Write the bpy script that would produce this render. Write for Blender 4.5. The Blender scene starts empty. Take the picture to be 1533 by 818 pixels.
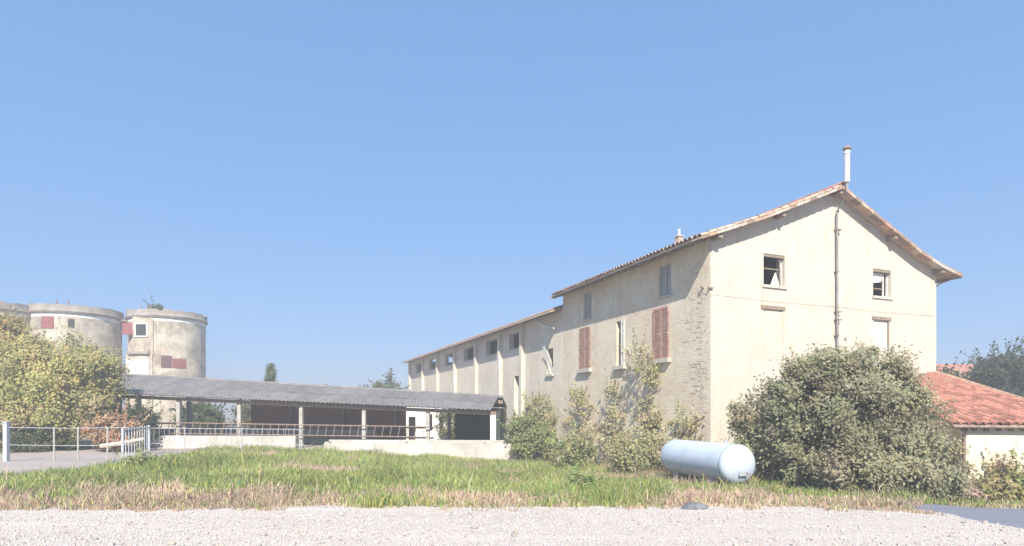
import bpy, bmesh, math, random
import numpy as np
from mathutils import Vector, Matrix

rnd = random.Random(7)
rng = np.random.default_rng(7)
S = bpy.context.scene
C = S.collection

# ------------------------------------------------------------------ camera, sky, sun, exposure
cam_d = bpy.data.cameras.new('camera')
cam = bpy.data.objects.new('camera', cam_d); C.objects.link(cam)
cam.location = (0, 0, 1.7); cam.rotation_euler = (math.pi/2, 0, 0)
cam_d.sensor_width = 36; cam_d.lens = 36*900/1533
cam_d.shift_y = (618-409)/1533
cam_d.clip_start = 0.1; cam_d.clip_end = 6000
S.camera = cam

SUN = Vector((-0.006, 1.000, -0.90)).normalized()      # travel direction of the light
W = bpy.data.worlds.new('World'); S.world = W; W.use_nodes = True
wn = W.node_tree.nodes; wl = W.node_tree.links
bg = wn['Background']; sky = wn.new('ShaderNodeTexSky'); sky.sky_type = 'NISHITA'
sky.sun_disc = False
sky.sun_elevation = math.asin(-SUN.z); sky.sun_rotation = math.atan2(-SUN.x, -SUN.y)
sky.altitude = 0; sky.air_density = 1.0; sky.dust_density = 0.3; sky.ozone_density = 3.0
gam = wn.new('ShaderNodeGamma'); gam.inputs[1].default_value = .30       # evens the clear sky out, as in the photograph
tint = wn.new('ShaderNodeVectorMath'); tint.operation = 'MULTIPLY'; tint.inputs[1].default_value = (.74, 1.27, 2.02)
wl.new(sky.outputs[0], gam.inputs[0]); wl.new(gam.outputs[0], tint.inputs[0])
wl.new(tint.outputs[0], bg.inputs[0]); bg.inputs[1].default_value = 0.15
sd = bpy.data.lights.new('sun', 'SUN'); sd.energy = 5.0; sd.angle = math.radians(0.5); sd.color = (1, 0.94, 0.83)
so = bpy.data.objects.new('sun', sd); C.objects.link(so); so.rotation_euler = SUN.to_track_quat('-Z', 'Y').to_euler()
so.location = (0, -20, 30)
S.view_settings.view_transform = 'Standard'; S.view_settings.look = 'None'
S.view_settings.gamma = 1; S.view_settings.use_curve_mapping = False
S.view_settings.exposure = 0.9

# ------------------------------------------------------------------ helpers
def sm(x, a, b):
    t = np.clip((np.asarray(x, float)-a)/(b-a), 0, 1); return t*t*(3-2*t)
def g(x, y):
    """terrain height"""
    x = np.asarray(x, float); y = np.asarray(y, float)
    w = sm(-x, -4, 14)
    return (-.035*np.clip(y-6, 0, 18)*(1-.9*w) - .3*sm(x, 7.5, 11)*sm(y, 10.5, 15)
            + .03*np.sin(x*.9+y*.37)*np.sin(y*.7-x*.21)*sm(y, 9, 14)*(1-sm(y, 60, 90)))
def gz(x, y): return float(g(x, y))

class MB:
    def __init__(s): s.v = []; s.f = []
    def add(s, v, f):
        n = len(s.v); s.v += [tuple(p) for p in v]; s.f += [tuple(i+n for i in q) for q in f]; return s
    def box(s, x0, x1, y0, y1, z0, z1):
        return s.add([(x0,y0,z0),(x1,y0,z0),(x1,y1,z0),(x0,y1,z0),(x0,y0,z1),(x1,y0,z1),(x1,y1,z1),(x0,y1,z1)],
                     [(0,3,2,1),(4,5,6,7),(0,1,5,4),(1,2,6,5),(2,3,7,6),(3,0,4,7)])
    def tube(s, pts, rad, n=8, cap=True):
        pts = [Vector(p) for p in pts]
        if not hasattr(rad, '__len__'): rad = [rad]*len(pts)
        vs = []; fs = []
        for i, p in enumerate(pts):
            d = (pts[min(i+1, len(pts)-1)]-pts[max(i-1, 0)]).normalized()
            a = d.orthogonal().normalized() if abs(d.z) > .9 else d.cross(Vector((0,0,1))).normalized()
            b = d.cross(a)
            for k in range(n):
                t = 2*math.pi*k/n; vs.append(p+(a*math.cos(t)+b*math.sin(t))*rad[i])
        for i in range(len(pts)-1):
            for k in range(n):
                fs.append((i*n+k, i*n+(k+1) % n, (i+1)*n+(k+1) % n, (i+1)*n+k))
        if cap: fs += [tuple(range(n))[::-1], tuple(range((len(pts)-1)*n, len(pts)*n))]
        return s.add(vs, fs)
    def lathe(s, prof, n=32, axis='z', c=(0,0,0), closed=True):
        vs = []; fs = []
        for r, h in prof:
            for k in range(n):
                t = 2*math.pi*k/n; a, b = r*math.cos(t), r*math.sin(t)
                vs.append((c[0]+a, c[1]+b, c[2]+h) if axis == 'z' else (c[0]+a, c[1]+h, c[2]+b))
        for i in range(len(prof)-1):
            for k in range(n): fs.append((i*n+k, i*n+(k+1) % n, (i+1)*n+(k+1) % n, (i+1)*n+k))
        if closed: fs += [tuple(range(n))[::-1], tuple(range((len(prof)-1)*n, len(prof)*n))]
        return s.add(vs, fs)
    def mesh(s, name, mat, smooth=False):
        me = bpy.data.meshes.new(name); me.from_pydata(s.v, [], s.f)
        bm = bmesh.new(); bm.from_mesh(me); bmesh.ops.recalc_face_normals(bm, faces=bm.faces)
        bm.to_mesh(me); bm.free()
        if smooth:
            me.polygons.foreach_set('use_smooth', [True]*len(me.polygons))
            try: me.set_sharp_from_angle(angle=math.radians(40))
            except Exception: pass
        if mat: me.materials.append(mat)
        return me
    def build(s, name, mat, parent=None, smooth=False):
        return link(name, s.mesh(name, mat, smooth), parent)

def link(name, me, parent=None, loc=None, rot=None):
    o = bpy.data.objects.new(name, me); C.objects.link(o)
    if parent: o.parent = parent
    if loc is not None: o.location = loc
    if rot is not None: o.rotation_euler = rot
    return o
def tag(o, label, cat, group=None):
    o['label'] = label; o['category'] = cat
    if group: o['group'] = group
    return o
def thing(name, label, cat, loc=(0,0,0), rz=0, group=None):
    o = bpy.data.objects.new(name, None); C.objects.link(o); o.location = loc; o.rotation_euler = (0,0,rz)
    o.empty_display_size = .2
    return tag(o, label, cat, group)
def struct(o, kind='structure', label=None):
    o['kind'] = kind
    if label: o['label'] = label
    return o

# ------------------------------------------------------------------ materials
def nt(name):
    m = bpy.data.materials.new(name); m.use_nodes = True
    return m, m.node_tree.nodes, m.node_tree.links, m.node_tree.nodes['Principled BSDF']
def noise(n, l, vec, scale, detail=6, rough=.6, dist=0):
    t = n.new('ShaderNodeTexNoise'); t.inputs['Scale'].default_value = scale
    t.inputs['Detail'].default_value = detail; t.inputs['Roughness'].default_value = rough
    t.inputs['Distortion'].default_value = dist
    l.new(vec, t.inputs['Vector']); return t.outputs['Fac']
def ramp(n, l, fac, stops):
    r = n.new('ShaderNodeValToRGB'); e = r.color_ramp.elements
    while len(e) < len(stops): e.new(.5)
    for i, (p, c) in enumerate(stops):
        e[i].position = p; e[i].color = (*c, 1) if hasattr(c, '__len__') else (c, c, c, 1)
    l.new(fac, r.inputs[0]); return r.outputs['Color']
def mixc(n, l, fac, a, b, mode='MIX'):
    x = n.new('ShaderNodeMix'); x.data_type = 'RGBA'; x.blend_type = mode
    if hasattr(fac, 'links') or hasattr(fac, 'is_linked'): l.new(fac, x.inputs[0])
    else: x.inputs[0].default_value = fac
    for k, v in ((6, a), (7, b)):
        if hasattr(v, 'is_linked'): l.new(v, x.inputs[k])
        else: x.inputs[k].default_value = (*v, 1)
    return x.outputs[2]
def bumpn(n, l, p, h, strength=.4, dist=.02):
    b = n.new('ShaderNodeBump'); b.inputs['Strength'].default_value = strength; b.inputs['Distance'].default_value = dist
    l.new(h, b.inputs['Height']); l.new(b.outputs[0], p.inputs['Normal'])
def coord(n, which='Object'):
    return n.new('ShaderNodeTexCoord').outputs[which]

def simple(name, c1, c2, scale=4, rough=.85, bump=.3, bscale=30, bdist=.01, metal=0, lo=.35, hi=.65, c3=None, s3=.7, vary=0, spec=.3):
    m, n, l, p = nt(name); v = coord(n)
    col = ramp(n, l, noise(n, l, v, scale), [(lo, c1), (hi, c2)])
    if c3: col = mixc(n, l, ramp(n, l, noise(n, l, v, s3, 8, .7), [(.52, 0.0), (.66, 1.0)]), col, c3)
    if vary:
        oi = n.new('ShaderNodeObjectInfo'); hs = n.new('ShaderNodeHueSaturation')
        mr = n.new('ShaderNodeMapRange'); mr.inputs[3].default_value = 1-vary; mr.inputs[4].default_value = 1+vary
        l.new(oi.outputs['Random'], mr.inputs[0]); l.new(mr.outputs[0], hs.inputs['Value']); l.new(col, hs.inputs['Color']); col = hs.outputs[0]
    l.new(col, p.inputs['Base Color']); p.inputs['Roughness'].default_value = rough; p.inputs['Metallic'].default_value = metal
    p.inputs['Specular IOR Level'].default_value = spec
    if bump: bumpn(n, l, p, noise(n, l, v, bscale, 4), bump, bdist)
    return m

def brickwork(name, axis, brick, brick2, mortar, wash, washpos=.5, scale=1.0, stain=(.3,.27,.2), wlo=.08, joint=.5, smax=.5, vs=(3.5, 3.5, .25), bump=.5):
    """bricks under a worn limewash; axis = 'x' or 'y' is the wall's running direction"""
    m, n, l, p = nt(name); v = coord(n)
    sx = n.new('ShaderNodeSeparateXYZ'); l.new(v, sx.inputs[0])
    cb = n.new('ShaderNodeCombineXYZ'); l.new(sx.outputs[0 if axis == 'x' else 1], cb.inputs[0]); l.new(sx.outputs[2], cb.inputs[1])
    b = n.new('ShaderNodeTexBrick'); l.new(cb.outputs[0], b.inputs['Vector'])
    b.inputs['Scale'].default_value = scale; b.inputs['Mortar Size'].default_value = .009; b.inputs['Mortar Smooth'].default_value = .4
    b.inputs['Brick Width'].default_value = .28; b.inputs['Row Height'].default_value = .085; b.inputs['Bias'].default_value = 0
    b.inputs['Color1'].default_value = (*brick, 1); b.inputs['Color2'].default_value = (*brick2, 1); b.inputs['Mortar'].default_value = (*mortar, 1)
    big = noise(n, l, v, .7, 9, .72, .4); fine = noise(n, l, v, 9, 6, .7)
    w = ramp(n, l, big, [(washpos-.1, wlo), (washpos+.12, 1.0)])
    fw = mixc(n, l, .35, w, ramp(n, l, fine, [(.35, .15), (.6, 1.0)]), 'MULTIPLY')
    washc = ramp(n, l, noise(n, l, v, 2.2, 8, .7), [(.3, tuple(c*.80 for c in wash)), (.7, wash)])
    col = mixc(n, l, fw, b.outputs['Color'], washc)
    # rain streaks: noise stretched vertically
    mp = n.new('ShaderNodeMapping'); mp.inputs['Scale'].default_value = vs; l.new(v, mp.inputs[0])
    st = ramp(n, l, noise(n, l, mp.outputs[0], 1.0, 7, .7), [(.54, 0.0), (.74, smax)])
    col = mixc(n, l, st, col, stain)
    # joints telegraphing through the wash
    inv = n.new('ShaderNodeMath'); inv.operation = 'MULTIPLY'; inv.inputs[1].default_value = joint; l.new(b.outputs['Fac'], inv.inputs[0])
    col = mixc(n, l, inv.outputs[0], col, tuple(c*.72 for c in mortar))
    l.new(col, p.inputs['Base Color']); p.inputs['Roughness'].default_value = .93; p.inputs['Specular IOR Level'].default_value = .15
    sub = n.new('ShaderNodeMath'); sub.operation = 'SUBTRACT'; l.new(fine, sub.inputs[0]); l.new(b.outputs['Fac'], sub.inputs[1])
    bumpn(n, l, p, sub.outputs[0], bump, .012)
    return m

def leafmat(name, trans=.45, rough=.6):
    m, n, l, p = nt(name)
    a = n.new('ShaderNodeAttribute'); a.attribute_name = 'col'
    l.new(a.outputs['Color'], p.inputs['Base Color']); p.inputs['Roughness'].default_value = rough
    p.inputs['Specular IOR Level'].default_value = .25
    t = n.new('ShaderNodeBsdfTranslucent'); l.new(a.outputs['Color'], t.inputs['Color'])
    mx = n.new('ShaderNodeMixShader'); mx.inputs[0].default_value = trans
    l.new(p.outputs[0], mx.inputs[1]); l.new(t.outputs[0], mx.inputs[2])
    l.new(mx.outputs[0], n['Material Output'].inputs['Surface'])
    return m

M = {}
M['gable'] = brickwork('limewashed_gable', 'x', (.50,.42,.33), (.56,.48,.38), (.52,.47,.39), (.66,.59,.49), .38, joint=.05, wlo=.30, stain=(.37,.32,.25), smax=.8)
M['side'] = brickwork('worn_limewash_brick', 'y', (.58,.45,.33), (.70,.57,.44), (.60,.54,.44), (.84,.76,.61), .49, joint=.36, wlo=.1, stain=(.46,.39,.30), smax=.7, bump=.9)
M['wing'] = brickwork('wing_brick', 'y', (.58,.45,.34), (.68,.56,.44), (.58,.53,.44), (.80,.73,.61), .45, joint=.4, stain=(.52,.47,.38))
M['redbrick'] = brickwork('red_brick', 'x', (.52,.24,.16), (.60,.32,.22), (.5,.42,.36), (.62,.52,.44), .74, joint=.5)
M['annexwall'] = simple('annex_plaster', (.64,.57,.44), (.72,.65,.52), 1.3, .93, .4, 14, .01, c3=(.50,.42,.32), s3=1.1)
M['tile'] = simple('terracotta', (.34,.13,.095), (.44,.21,.155), 7, .9, .4, 40, .005, c3=(.33,.24,.19), s3=2.5, vary=.35)
M['tilefield'] = simple('terracotta_field', (.34,.13,.095), (.45,.22,.16), 5, .9, .5, 30, .006, c3=(.38,.26,.19), s3=1.6)
M['oldtile'] = simple('lichen_tile', (.33,.19,.13), (.46,.31,.22), 6, .92, .5, 30, .006, c3=(.42,.38,.30), s3=3, vary=.25)
M['barebrick'] = simple('bare_brick', (.50,.42,.34), (.66,.57,.48), 5, .93, .4, 30, .006)
M['wood'] = simple('weathered_wood', (.20,.15,.11), (.31,.25,.19), 9, .85, .4, 40, .004)
M['soffit'] = simple('soffit_brick', (.42,.31,.24), (.54,.44,.36), 5, .9, .4, 30, .006)
M['redpaint'] = simple('faded_red_paint', (.32,.175,.135), (.42,.26,.205), 6, .8, .3, 40, .004, c3=(.46,.36,.31), s3=3)
M['greypaint'] = simple('grey_shutter_paint', (.28,.30,.32), (.38,.39,.40), 6, .8, .3, 40, .004)
M['dark'] = simple('dark_interior', (.025,.025,.025), (.05,.048,.045), 2, .9, 0)
M['int'] = simple('interior_plaster', (.22,.20,.17), (.30,.27,.23), 2, .9, 0)
M['frame'] = simple('white_frame', (.55,.53,.49), (.68,.66,.61), 8, .7, .2, 40, .003)
M['darkstone'] = simple('dark_stone', (.10,.10,.115), (.2,.2,.22), 6, .9, .6, 14, .03)
M['rust'] = simple('rusty_pipe', (.20,.14,.11), (.33,.24,.19), 10, .75, .3, 40, .003)
M['pipegrey'] = simple('weathered_pipe', (.21,.19,.18), (.32,.30,.29), 5, .7, .2, 40, .002)
M['zinc'] = simple('pale_zinc', (.62,.62,.62), (.74,.73,.72), 7, .5, .1, 40, .002)
M['stone'] = simple('sill_stone', (.42,.38,.33), (.56,.52,.46), 7, .9, .4, 30, .006)
M['oldwhite'] = brickwork('stained_white_render', 'x', (.40,.36,.32), (.46,.42,.37), (.42,.38,.34), (.72,.69,.64), .50, joint=.15, wlo=.1, stain=(.26,.23,.19), smax=.8)
M['blind'] = simple('blind_plaster', (.58,.54,.49), (.64,.60,.55), 2, .93, .3, 20, .005)
M['silo'] = brickwork('silo_render', 'x', (.24,.19,.14), (.32,.26,.19), (.25,.21,.16), (.72,.64,.52), .47, joint=.1, wlo=.08, stain=(.10,.08,.06), smax=.85, vs=(1.6, 1.6, .16))
M['siloband'] = simple('silo_cornice', (.22,.19,.16), (.36,.32,.27), 1.5, .93, .4, 12, .015, c3=(.27,.24,.20), s3=1.4)
M['silowhite'] = simple('silo_white', (.70,.67,.62), (.78,.76,.72), 2, .9, .3, 12, .01)
M['maroon'] = simple('maroon_panel', (.22,.06,.055), (.30,.11,.10), 3, .8, .2, 30, .004)
M['maroon2'] = simple('dark_maroon', (.10,.05,.05), (.16,.08,.075), 3, .8, .2, 30, .004)
M['fibre'] = simple('fibre_cement', (.14,.135,.14), (.22,.21,.21), 2.2, .92, .4, 30, .004, c3=(.17,.15,.14), s3=.9, vary=.12)
M['conc'] = simple('grey_concrete', (.36,.34,.32), (.50,.48,.44), 3, .92, .4, 25, .008, c3=(.30,.27,.24), s3=1.5)
M['white'] = simple('white_render', (.70,.68,.64), (.80,.78,.74), 2, .9, .3, 20, .006, c3=(.55,.52,.47), s3=1.8)
M['steel'] = simple('galvanised', (.40,.42,.44), (.52,.54,.56), 12, .5, .1, 40, .002, metal=.3)
M['paleblue'] = simple('pale_blue_paint', (.40,.43,.48), (.50,.53,.57), 7, .6, .2, 40, .002)
M['tank'] = simple('tank_paint', (.44,.51,.63), (.52,.59,.70), 2.5, .45, .1, 20, .002, c3=(.52,.56,.62), s3=2.2, spec=.4)
M['bark'] = simple('bark', (.13,.10,.075), (.24,.19,.14), 8, .95, .8, 25, .02)
M['leaf'] = leafmat('leaf'); M['grass'] = leafmat('grass_blade', .3, .7)
M['plank'] = simple('plank', (.5,.40,.31), (.62,.52,.42), 8, .9, .3, 40, .004)
M['net'] = simple('dark_green_sheet', (.035,.05,.04), (.06,.075,.06), 3, .9, .3, 20, .01)
M['pebble'] = simple('pebble', (.34,.31,.29), (.60,.56,.53), 1.7, .9, .3, 60, .003, vary=.2)
def groundmat():
    m, n, l, p = nt('soil'); v = coord(n)
    c = ramp(n, l, noise(n, l, v, .35, 9, .7), [(.35, (.20,.17,.10)), (.5, (.27,.20,.13)), (.65, (.16,.17,.07))])
    c = mixc(n, l, .5, c, ramp(n, l, noise(n, l, v, 6, 6, .7), [(.3, (.17,.13,.08)), (.7, (.36,.29,.19))]))
    l.new(c, p.inputs['Base Color']); p.inputs['Roughness'].default_value = .95
    bumpn(n, l, p, noise(n, l, v, 8, 8, .7), .8, .06); return m
def gravelmat(name, c1, c2, c3):
    m, n, l, p = nt(name); v = coord(n)
    vo = n.new('ShaderNodeTexVoronoi'); vo.inputs['Scale'].default_value = 38; l.new(v, vo.inputs['Vector'])
    st = ramp(n, l, vo.outputs['Color'], [(.1, c1), (.9, c2)])
    c = mixc(n, l, ramp(n, l, noise(n, l, v, .5, 9, .7), [(.42, 0.0), (.62, .7)]), st, c3)
    c = mixc(n, l, ramp(n, l, noise(n, l, v, 5, 8, .75), [(.55, 0.0), (.75, .45)]), c, tuple(x*.6 for x in c1))
    mp = n.new('ShaderNodeMapping'); mp.inputs['Scale'].default_value = (.12, 1.1, 1); mp.inputs['Rotation'].default_value = (0, 0, .06); l.new(v, mp.inputs[0])
    c = mixc(n, l, ramp(n, l, noise(n, l, mp.outputs[0], 1.0, 6, .65), [(.50, 0.0), (.68, .75)]), c, tuple(x*1.04 for x in c2))
    c = mixc(n, l, ramp(n, l, noise(n, l, mp.outputs[0], 2.3, 5, .6), [(.56, 0.0), (.7, .5)]), c, tuple(x*.8 for x in c3))
    l.new(c, p.inputs['Base Color']); p.inputs['Roughness'].default_value = .95; p.inputs['Specular IOR Level'].default_value = .15
    ad = n.new('ShaderNodeMath'); ad.operation = 'ADD'; l.new(vo.outputs['Distance'], ad.inputs[0]); l.new(noise(n, l, v, 7, 8, .7), ad.inputs[1])
    bumpn(n, l, p, ad.outputs[0], .4, .025); return m
M['soil'] = groundmat()
M['gravel'] = gravelmat('gravel', (.40,.355,.325), (.55,.49,.455), (.51,.45,.41))
M['track'] = gravelmat('track', (.30,.26,.24), (.42,.37,.35), (.36,.31,.28))
M['blue_grey'] = gravelmat('blue_grey', (.15,.16,.20), (.25,.255,.30), (.20,.205,.25))

# ------------------------------------------------------------------ ground, gravel, blue-grey strip, track
def sheet(name, X, Y, Z, mat):
    ny, nx = X.shape
    v = np.stack([X, Y, Z], -1).reshape(-1, 3)
    i = np.arange(ny*nx).reshape(ny, nx)
    q = np.stack([i[:-1,:-1], i[:-1,1:], i[1:,1:], i[1:,:-1]], -1).reshape(-1, 4)
    me = npmesh(name, v, q); me.materials.append(mat)
    me.polygons.foreach_set('use_smooth', np.ones(len(q), bool))
    return link(name, me)
def npmesh(name, v, q, col=None):
    me = bpy.data.meshes.new(name); k = q.shape[1]
    me.vertices.add(len(v)); me.vertices.foreach_set('co', np.ascontiguousarray(v, np.float32).ravel())
    me.loops.add(q.size); me.loops.foreach_set('vertex_index', np.ascontiguousarray(q, np.int32).ravel())
    me.polygons.add(len(q)); me.polygons.foreach_set('loop_start', np.arange(0, q.size, k, dtype=np.int32))
    me.update(calc_edges=True)
    if col is not None:
        a = me.color_attributes.new('col', 'FLOAT_COLOR', 'POINT')
        a.data.foreach_set('color', np.concatenate([col, np.ones((len(col), 1))], 1).astype(np.float32).ravel())
    return me
near = np.arange(-45, 45.01, .6); far = np.geomspace(50, 2500, 22)
ax = np.concatenate([-far[::-1], near, far])
ay = np.concatenate([-far[::-1], np.arange(-45, 75.01, .6), np.geomspace(80, 2500, 20)])
GX, GY = np.meshgrid(ax, ay)
struct(sheet('ground', GX, GY, g(GX, GY), M['soil']))

def wob(x, a=1.0): return a*(.35*np.sin(x*1.3)+.22*np.sin(x*3.1+1)+.12*np.sin(x*7.3+2))
def yedge(x):   # far edge of the gravel yard
    x = np.asarray(x, float); return 10.8+1.25*sm(x, -10, 2)+wob(x, .35)-.6*sm(x, 6.2, 8)
u = np.linspace(0, 1, 220)[None, :]; w_ = np.linspace(0, 1, 60)[:, None]**.8
X = -40+u*47.9+0*w_; Y = -25+(yedge(X)+25)*w_
X = X+np.where(u > .999, .08*np.sin(Y*3)+.05*np.sin(Y*7.7), 0)
struct(sheet('gravel_yard', X, Y, g(X, Y)+.02, M['gravel']))
def strip_top(x): return 12.1+2.1*sm(x, 7.7, 10.2)-.05*(np.asarray(x, float)-7.7)+wob(np.asarray(x, float)*1.7, .25)
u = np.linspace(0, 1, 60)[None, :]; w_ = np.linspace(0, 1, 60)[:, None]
X = 7.7+u*30+0*w_; Y = -25+(strip_top(X)+25)*w_
struct(sheet('right_strip', X, Y, g(X, Y)+.012, M['blue_grey']))  # flat blue-grey strip, darker than the gravel beside it
w_ = np.linspace(0, 1, 50)[:, None]; u = np.linspace(0, 1, 14)[None, :]
Y = 13.5+w_*17+0*u
L_ = -21.0-.05*(Y-13)+wob(Y, .3); R_ = -12.6-.25*np.clip(Y-20, 0, 20)+1.2*sm(17-Y, 0, 3)*-3+wob(Y*1.4, .35)
X = L_+(R_-L_)*u
struct(sheet('dirt_track', X, Y, g(X, Y)+.02, M['track']))
def on_track(x, y):
    r = -12.6-.25*np.clip(y-20, 0, 20)-3.6*sm(17-y, 0, 3)
    return (x < r) & (x > -21-.05*(y-13)) & (y > 13.3) & (y < 30.5)

# ------------------------------------------------------------------ farmhouse
RZ = math.atan2(.386, .9226)
Z0 = -.75
house = thing('farmhouse', 'tall cream limewashed farmhouse with tiled gable roof and flue on the ridge', 'house', (6.73, 20.5, Z0), RZ)
TOP = [(-.7, 7.60), (2.2, 8.66), (5.85, 10.20), (8.2, 9.15), (10.3, 8.23), (11.6, 7.80), (12.83, 7.52)]
TX = [0, 2.2, 5.85, 8.2, 10.3, 11.6]
def top(s): return float(np.interp(s, [p[0] for p in TOP], [p[1] for p in TOP]))-Z0
def under(s): return top(s)-.145

def wallpanel(length_pts, topf, holes, depth, place):
    """wall in (u, z) with rectangular holes (u0,u1,z0,z1); place(u, z, d) -> local point"""
    us = sorted(set([a for a in length_pts]+[h[0] for h in holes]+[h[1] for h in holes]))
    bm = bmesh.new(); cells = []
    for a, b in zip(us, us[1:]):
        hs = sorted([h for h in holes if h[0] <= a+1e-6 and h[1] >= b-1e-6], key=lambda h: h[2])
        z = 0.0
        for h in hs:
            if h[2] > z+1e-4: cells.append((a, b, z, z, h[2], h[2]))
            z = h[3]
        cells.append((a, b, z, z, topf(a), topf(b)))
    vs = {}
    def V(u_, z_, d):
        k = (round(u_, 4), round(z_, 4), d)
        if k not in vs: vs[k] = bm.verts.new(place(u_, z_, d))
        return vs[k]
    for a, b, z0, z1, z2, z3 in cells:
        for d in (0, depth):
            bm.faces.new([V(a, z0, d), V(b, z1, d), V(b, z3, d), V(a, z2, d)])
    for h in holes:
        q = [(h[0], h[2]), (h[1], h[2]), (h[1], h[3]), (h[0], h[3])]
        for i in range(4):
            p0, p1 = q[i], q[(i+1) % 4]
            try: bm.faces.new([V(*p0, 0), V(*p1, 0), V(*p1, depth), V(*p0, depth)])
            except ValueError: pass
    # outer rim
    lo, hi = us[0], us[-1]
    rim = [(lo, 0), (hi, 0), (hi, topf(hi))]+[(x, topf(x)) for x in us[::-1]][1:-1]+[(lo, topf(lo))]
    for i in range(len(rim)):
        p0, p1 = rim[i], rim[(i+1) % len(rim)]
        try: bm.faces.new([V(*p0, 0), V(*p1, 0), V(*p1, depth), V(*p0, depth)])
        except ValueError: pass
    bmesh.ops.recalc_face_normals(bm, faces=bm.faces)
    return bm
def bmobj(name, bm, mat, parent):
    me = bpy.data.meshes.new(name); bm.to_mesh(me); bm.free(); me.materials.append(mat); return link(name, me, parent)
z = lambda w: w-Z0

GW = 11.9; GL = 10.75
gw = [(2.43, 3.44, z(6.26), z(7.39)), (8.08, 9.12, z(6.29), z(7.37))]
blind = [(2.40, 3.36, z(3.2), z(5.40)), (8.10, 9.02, z(3.2), z(5.36))]
bmobj('gable_wall', wallpanel(TX+[GW], under, gw+blind, .38, lambda a, b, d: (a, d, b)), M['gable'], house)
for i, h in enumerate(blind):      # bricked-up openings, set back a little
    MB().box(h[0]+.002, h[1]-.002, .05 if i else .025, .30, h[2], h[3]).build('blind_panel', M['blind'] if i else M['gable'], house)
    if i: MB().box(h[1]-.06, h[1]-.004, .0, .06, h[2], h[3]).build('jamb', M['wood'], house)
    MB().box(h[0]-.1, h[1]+.08, -.03, .2, h[3], h[3]+.13).build('lintel', M['wood'], house)
lw = [(2.07, 2.82, z(6.12), z(7.30)), (7.90, 8.65, z(6.10), z(7.30)), (2.18, 3.13, z(3.75), z(5.70)), (5.15, 5.80, z(3.70), z(5.60)), (8.0, 9.0, z(3.75), z(5.70))]
def ltop(t): return under(0)
bmobj('side_wall', wallpanel([.382, GL], ltop, lw, .38, lambda a, b, d: (d, a, b)), M['side'], house)
MB().box(-.004, .05, .0, .384, 0, ltop(0)).build('corner_quoin', M['side'], house)
MB().box(GW-.38, GW, .382, GL, 0, under(GW)).build('rear_wall', M['side'], house)
bmobj('end_wall', wallpanel([.382]+TX[1:-1]+[GW-.382], under, [], .38, lambda a, b, d: (a, GL-d, b)), M['gable'], house)
MB().box(.39, GW-.39, .39, GL-.39, z(2.9), z(3.1)).build('upper_floor', M['int'], house)
MB().box(5.7, 5.9, .39, GL-.39, z(3.1), z(9.4)).build('inner_wall', M['int'], house)
# gable windows: broken frames and torn boards
for k, h in enumerate(gw):
    wf = MB()
    a, b, c, d = h; fr = .06
    wf.box(a, a+fr, .14, .2, c, d); wf.box(b-fr, b, .14, .2, c, d); wf.box(a+fr, b-fr, .14, .2, d-fr, d); wf.box(a+fr, b-fr, .14, .2, c, c+fr)
    w = wf.build('window', M['frame'], house)
    MB().box(a-.03, b+.05, .02, .12, d-.1, d+.03).build('lintel', M['wood'], w)
    MB().box(a-.06, b+.08, -.05, .13, c-.09, c-.002).build('sill', M['stone'], w)
    if k == 0:
        MB().add([(a+.45,.16,c),(b-.08,.16,c),(b-.08,.16,c+.10),(a+.75,.18,c+.55),(a+.70,.16,c+.52)], [(0,1,2,3,4)]).build('torn_board', M['frame'], w)
        MB().box(a+fr, b-fr, .15, .18, c+.62, c+.66).build('glazing_bar', M['wood'], w)
        MB().tube([(b-.1,.1,c+.05),(b-.16,.08,d-.12)], .022, 6).build('hanging_slat', M['wood'], w)
    else:
        MB().add([(a+fr,.17,d-.12),(b-.25,.17,d-.1),(b-.35,.17,d-.45),(a+fr,.17,d-.55)], [(0,1,2,3)]).build('pale_cloth', M['silowhite'], w)
        MB().add([(a+fr,.17,c+fr),(a+.22,.17,c+fr),(a+fr,.17,c+.38)], [(0,1,2)]).build('torn_board', M['frame'], w)
        MB().box(b-.28, b-.22, .15, .18, c+fr, d-fr).build('mullion', M['frame'], w)
        MB().box(a+fr, b-.28, .15, .18, c+.32, c+.36).build('glazing_bar', M['wood'], w)
def louvre(t0, t1, z0, z1, mat, x=-.0, name='shutter'):
    m = MB(); e = .07
    m.box(x-.05, x-.008, t0, t0+e, z0, z1); m.box(x-.05, x-.008, t1-e, t1, z0, z1)
    for zz in (z0, (z0+z1)/2-.04, z1-.08): m.box(x-.048, x-.01, t0+e, t1-e, zz, zz+.08)
    s_ = m.build(name, mat, house)
    k = MB(); n_ = int((z1-z0)/.075)
    for i in range(n_):
        zz = z0+.04+i*(z1-z0-.08)/n_
        k.add([(x-.044, t0+e, zz), (x-.044, t1-e, zz), (x-.014, t1-e, zz+.07), (x-.014, t0+e, zz+.07)], [(0,1,2,3)])
    k.box(x-.012, x-.008, t0+e, t1-e, z0, z1)
    k.build('louvre_slats', mat, s_)
    return s_
for h in (lw[2], lw[4]):
    mid = (h[0]+h[1])/2
    louvre(h[0], mid-.004, h[2], h[3], M['redpaint']); louvre(mid+.004, h[1], h[2], h[3], M['redpaint'])
    MB().box(-.16, .1, h[0]-.12, h[1]+.12, h[2]-.16, h[2]-.004).build('sill', M['stone'], house)
h = lw[3]; louvre(h[0], h[0]+.24, h[2], h[3], M['frame'])
MB().box(-.16, .1, h[0]-.12, h[1]+.12, h[2]-.16, h[2]-.004).build('sill', M['stone'], house)
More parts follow.
